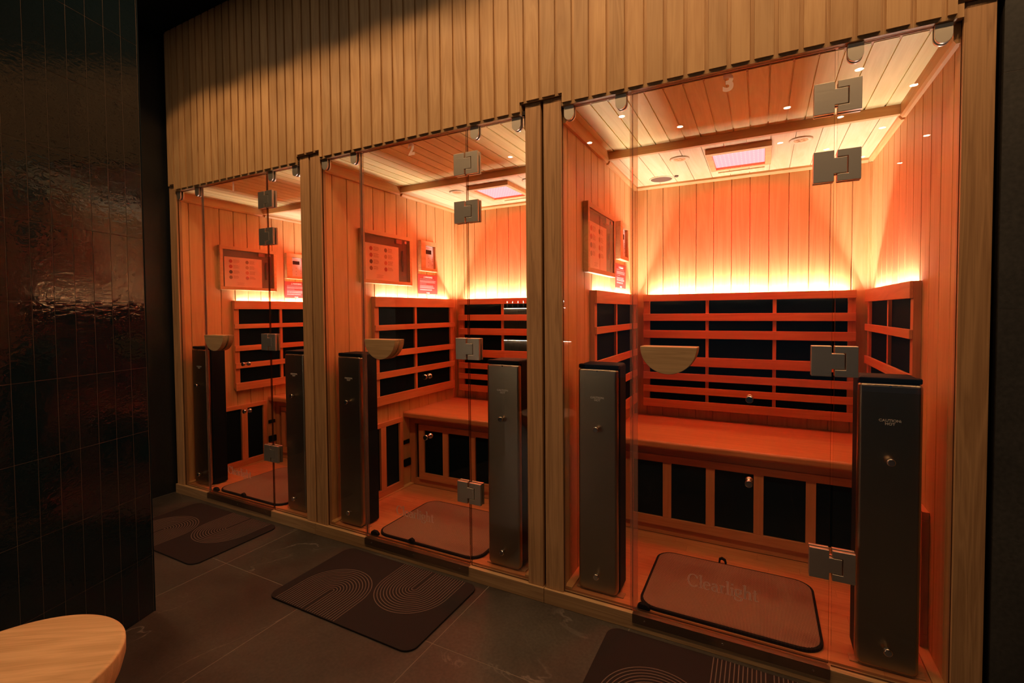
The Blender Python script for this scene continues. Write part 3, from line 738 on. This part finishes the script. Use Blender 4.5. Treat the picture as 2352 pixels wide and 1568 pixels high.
bs = (xw+.010, .43, 1.3668); t = thing('information_card', bs)
Xc = xw+.0095
crd = MB().box(Xc-.001, Xc, .285, .568, 1.3672, 1.578).build('card', M['paper'], t, bs)
for (yy, cols) in ((.330, ('redc', 'redc', 'darkc', 'brownc')), (.452, ('brownc', 'tan', 'salmon', 'redc'))):
    for i, c in enumerate(cols):
        z = 1.548-.038*i - (.0 if yy < .4 else .0)
        MB().cyl((yy, z), 'x', .0125, Xc+.0001, Xc+.0006, 28).build('colour_dot', M[c], crd, bs)
        mb = MB()
        for j in range(5 if i != 3 else 4):
            ln = .046*random.uniform(.7, 1.0)
            x = yy+.019; 
            while x < yy+.019+ln:
                wl_ = random.uniform(.004, .010); mb.box(Xc+.0001, Xc+.0004, x, min(x+wl_, yy+.019+ln), z+.011-.0052*j-.0010, z+.011-.0052*j+.0010); x += wl_+.0014
        mb.build('print_lines', M['ink'], crd, bs)
mb = MB()
for j, (a, b) in enumerate(((.375, .430), (.380, .425), (.374, .428))): mb.box(Xc+.0001, Xc+.0004, a, b, 1.396-.007*j, 1.3975-.007*j)
mb.build('print_lines', M['ink'], crd, bs)
thrice(t, ['white card with coloured dots behind smoked glass in the %s' % wn for wn in WHO], 'card', 'printed cards')
bs = (xw, .857, 1.450); t = thing('control_panel', bs)
fr = MB()
for q in ((.768, .946, 1.622, 1.650), (.768, .946, 1.450, 1.470), (.768, .818, 1.4702, 1.6218), (.924, .946, 1.4702, 1.6218)): fr.box(xw+.0005, xw+.028, *q)
bevel(fr.build('frame', M['iy'], t, bs), .001, 2)
kp = MB().box(xw+.0005, xw+.012, .8185, .9235, 1.4705, 1.6215).build('keypad', M['white'], t, bs)
MB().box(xw+.0122, xw+.0132, .834, .897, 1.567, 1.595).build('display', M['display'], kp, bs)
mb = MB()
for i, z in enumerate((1.547, 1.535, 1.521, 1.497)): mb.cyl((.908, z), 'x', .0028, xw+.0121, xw+.0128, 12)
for z in (1.527, 1.518): mb.cyl((.832, z), 'x', .0022, xw+.0121, xw+.0128, 12)
mb.cyl((.866, 1.538), 'x', .003, xw+.0121, xw+.0126, 16).cyl((.866, 1.512), 'x', .003, xw+.0121, xw+.0126, 16).cyl((.866, 1.488), 'x', .003, xw+.0121, xw+.0126, 16)
mb.box(xw+.0121, xw+.0125, .829, .910, 1.6085, 1.6100).box(xw+.0121, xw+.0125, .850, .890, 1.6030, 1.6040)
mb.build('buttons', M['ink'], kp, bs)
thrice(t, ['white keypad with dark display in a wooden frame in the %s' % wn for wn in WHO], 'control panel', 'sauna control panels')
bs = (xw, .87, 1.299); t = thing('warning_sign', bs)
spl = MB().box(xw+.0004, xw+.0022, .764, .976, 1.299, 1.4295).build('sign_plate', M['redc'], t, bs)
mb = MB(); Xs = xw+.0025
add_text(mb, 'WARNING', .0165, (Xs, .880, 1.4115), '+x', offset=.0006)
tri = [(.822, 1.4055), (.836, 1.4055), (.829, 1.4185)]
mb.strip2d(tri, .0011, 'x', Xs-.0001, Xs+.0003, closed=True); mb.box(Xs-.0001, Xs+.0003, .8283, .8297, 1.4095, 1.4145).box(Xs-.0001, Xs+.0003, .8283, .8297, 1.4070, 1.4083)
add_text(mb, 'Clearlight', .0085, (Xs, .870, 1.3065), '+x', offset=.0003)
mb.build('heading_lettering', M['whitei'], spl, bs)
mb = MB(); z = 1.397
for (n, w0) in ((1, .16), (4, .178), (1, .075), (5, .165), (2, .15)):
    for j in range(n):
        x = .784
        end = .784 + w0*random.uniform(.85, 1.0)
        while x < end:
            wl_ = random.uniform(.005, .014); mb.box(Xs-.0002, Xs+.0002, x, min(x+wl_, end), z, z+.0017); x += wl_+.0018
        z -= .0046
    z -= .0045
mb.build('text_lines', M['whitei'], spl, bs)
thrice(t, ['red warning sign with white print below the keypad in the %s' % wn for wn in WHO], 'sign', 'red warning signs')
bs = (xw, .625, .333); t = thing('wall_socket', bs)
bevel(MB().box(xw+.0003, xw+.006, .597, .652, .334, .360).build('cover_plate', M['blackmetal'], t, bs), .001, 2)
thrice(t, ['small black rectangular wall socket under the bench end in the %s' % wn for wn in WHO], 'socket', 'upper wall sockets')
bs = (xw, .63, .188); t = thing('wall_socket', bs)
bevel(MB().prism(roundrect(.596, .659, .190, .238, .006), 'x', xw+.0003, xw+.009).build('cover_plate', M['blackmetal'], t, bs), .0015, 2)
thrice(t, ['larger black rounded wall socket, the lower one, in the %s' % wn for wn in WHO], 'socket', 'lower wall sockets')

# ---------------------------------------------------------------- mats
def inner_mat(k, x0, x1, y0, y1, loop, rot=0.):
    bs = ((x0+x1)/2, (y0+y1)/2, ZFL); t = thing('foot_mat', bs)
    o = MB().prism(roundrect(x0+.007, x1-.007, y0+.007, y1-.007, .060, 10), 'z', ZFL+.0005, ZFL+.0125).build('woven_top', M['weave'], t, bs)
    path = roundrect(x0+.004, x1-.004, y0+.004, y1-.004, .063, 10)
    o = MB().strip2d(path, .0065, 'z', ZFL+.0004, ZFL+.0115, closed=True).build('edge_binding', M['cloth'], t, bs); bevel(o, .002, 2)
    lx, ly, sg = loop
    p = [(lx-.014, ly), (lx-.013, ly+sg*.016), (lx-.004, ly+sg*.022), (lx+.008, ly+sg*.016), (lx+.012, ly)]
    MB().strip2d([(a, ZFL+.008+abs(b-ly)*.9) for a, b in p], .0036, 'y', ly-(.012 if sg < 0 else .002), ly+(.002 if sg < 0 else .012)).build('hanging_loop', M['cloth'], t, bs)
    t.location.x += k*MM; t.rotation_euler.z = rot
    return t
tag(inner_mat(0, .385, .985, .020, .500, (.66, .020, -1)), 'brown woven foot mat with black edging inside the farthest sauna, numbered 1', 'mat', 'woven mats inside the saunas')
tag(inner_mat(1, .385, .985, .020, .480, (.62, .020, -1)), 'brown woven foot mat with black edging inside the middle sauna, numbered 2', 'mat', 'woven mats inside the saunas')
tag(inner_mat(2, .365, .955, .020, .470, (.628, .476, 1)), 'brown woven foot mat with hanging loop at the back inside the nearest sauna, numbered 3', 'mat', 'woven mats inside the saunas')

def outer_mat():
    t = bpy.data.objects.new('floor_mat', None); COL.objects.link(t)
    o = MB().prism(roundrect(0, .755, 0, .452, .045, 8), 'z', .0004, .0075).build('rubber_base', M['omat'], t); bevel(o, .002, 2)
    mb = MB()
    for (cx, cy, sgn, lim) in ((.217, .142, 1, .003), (.522, .312, -1, .449)):
        for i in range(13):
            r = .012+.0128*i
            p = [(cx-r, lim), (cx-r, cy)] + [(cx+r*math.cos(a), cy+sgn*r*math.sin(a)) for a in [PI-PI*j/28 for j in range(29)]] + [(cx+r, lim)]
            mb.strip2d(p, .0016, 'z', .0074, .0080)
    mb.build('arc_lines', M['oline'], t)
    return t
m0 = outer_mat(); m0.location = (.690, -.502, 0)
tag(m0, 'dark brown floor mat with two fans of arched lines, before the middle sauna', 'mat', 'arched line mats before the doors')
m1 = tree_copy(m0); m1.location = (-.590, -.510, 0)
tag(m1, 'dark brown arched line floor mat before the farthest sauna', 'mat', 'arched line mats before the doors')
m2 = tree_copy(m0); m2.location = (2.013, -.500, 0)
tag(m2, 'dark brown arched line floor mat at the bottom edge, before the nearest sauna', 'mat', 'arched line mats before the doors')

# ---------------------------------------------------------------- stool
st = bpy.data.objects.new('round_stool', None); COL.objects.link(st); st.location = (1.150, -1.405, 0)
H = .45
prof = [(.197*math.sin(a), H-.004+.004*math.cos(a)) for a in []]
MB().lathe((0, 0), 'z', [(.192, H), (.1985, H-.0008), (.2003, H-.003), (.2005, H-.006), (.2000, H-.030), (.192, H-.060), (.176, H-.095), (.158, H-.118), (.150, H-.125)], 96).build('seat', M['stool'], st)
MB().lathe((0, 0), 'z', [(.148, H-.1252), (.130, H-.16), (.110, .20), (.112, .10), (.135, .02), (.140, 0)], 64).build('pedestal', M['stool'], st)
tag(st, 'round pale wooden stool with a tapering seat in the near left corner', 'stool')

# ---------------------------------------------------------------- counter behind the camera (seen mirrored in the glass)
ct = bpy.data.objects.new('fluted_counter', None); COL.objects.link(ct); ct.location = (-.15, -3.62, 0)
def flutes(x0, x1, z0, z1, y):
    mb = MB().box(x0, x1, y-.05, y-.012, z0, z1); n = int((x1-x0)/.074)
    for i in range(n):
        a = x0+.074*i; mb.prism(roundrect(a+.002, a+.072, y-.012, y, .0115, 5, (0, 1, 1, 0)), 'z', z0, z1)
    return mb
flutes(-.60, .62, .97, 1.215, .10).build('upper_fluted_front', M['counter'], ct)
flutes(-.50, .72, .62, .825, .18).build('lower_fluted_front', M['counter'], ct)
bevel(MB().box(-.60, .74, .13, .24, .60, .617).build('ledge', M['steel'], ct), .002, 2)
MB().box(-.50, .72, -.28, .12, 0, .598).build('base_cabinet', M['dark'], ct)
MB().box(-.60, .62, .118, .126, 1.2130, 1.2170).build('led_line', M['cled'], ct); MB().box(-.60, .62, -.05, .135, 1.2175, 1.2260).build('cap_board', M['counter'], ct)
MB().box(-.50, .72, .198, .206, .8240, .8280).build('led_line', M['cled'], ct); MB().box(-.50, .72, .05, .215, .8285, .8370).build('cap_board', M['counter'], ct)
MB().box(-.60, .62, -.26, .045, .60, 1.215).build('upper_cabinet', M['dark'], ct)
tag(ct, 'fluted reception counter with lit top edge mirrored in the sauna glass', 'counter')
for k in range(16):
    cd = MB().cyl((0, 0), 'z', .008, 0, .055, 12).build('candle', M['paper']); 
    fm = MB().lathe((0, 0), 'z', [(.001, .056), (.0045, .064), (.003, .074), (.0006, .084)], 10).build('flame', M['cled'], cd)
    cd.location = (-.73+.076*k, -3.60, 1.2262)
    tag(cd, 'slim white candle in the row on the counter mirrored in the glass', 'candle', 'candles on the counter')

# ---------------------------------------------------------------- ceiling downlights
rows = []
for (y, xs_) in ((-.70, (-.45, 0., .45, .9, 1.35, 1.8, 2.25, 2.7, 3.15, 3.6)), (-2.69, (-.45, .45, 1.35, 3.14)), (-3.21, (-.085, .87, 1.787, 2.693, 3.575)), (-3.69, (3.142,)), (-4.21, (2.67, 3.552)), (-4.70, (3.136, 4.008)), (-5.22, (3.542,)), (-5.75, (4.001,))):
    for x in xs_: rows.append((x, y))
for (x, y) in rows:
    t = bpy.data.objects.new('ceiling_downlight', None); COL.objects.link(t); t.location = (x, y, ZR)
    MB().lathe((0, 0), 'z', [(.036, -.0004), (.040, -.002), (.030, -.003), (.0285, -.0015)], 28).build('trim_ring', M['ringw'], t)
    MB().cyl((0, 0), 'z', .0275, -.0030, -.0016, 24).build('lens', M['lens'], t)
    if y > -2.0:
        ld = bpy.data.lights.new('downlight_lamp', 'SPOT'); ld.energy = SPOT_W; ld.color = SPOT_C
        ld.spot_size = math.radians(118); ld.spot_blend = .2; ld.shadow_soft_size = .03
        lo = bpy.data.objects.new('downlight_lamp', ld); COL.objects.link(lo); lo.parent = t; lo.location = (0, 0, -.012)
    tag(t, 'small round recessed ceiling light glowing as a dot in the glass', 'ceiling light', 'recessed ceiling lights')
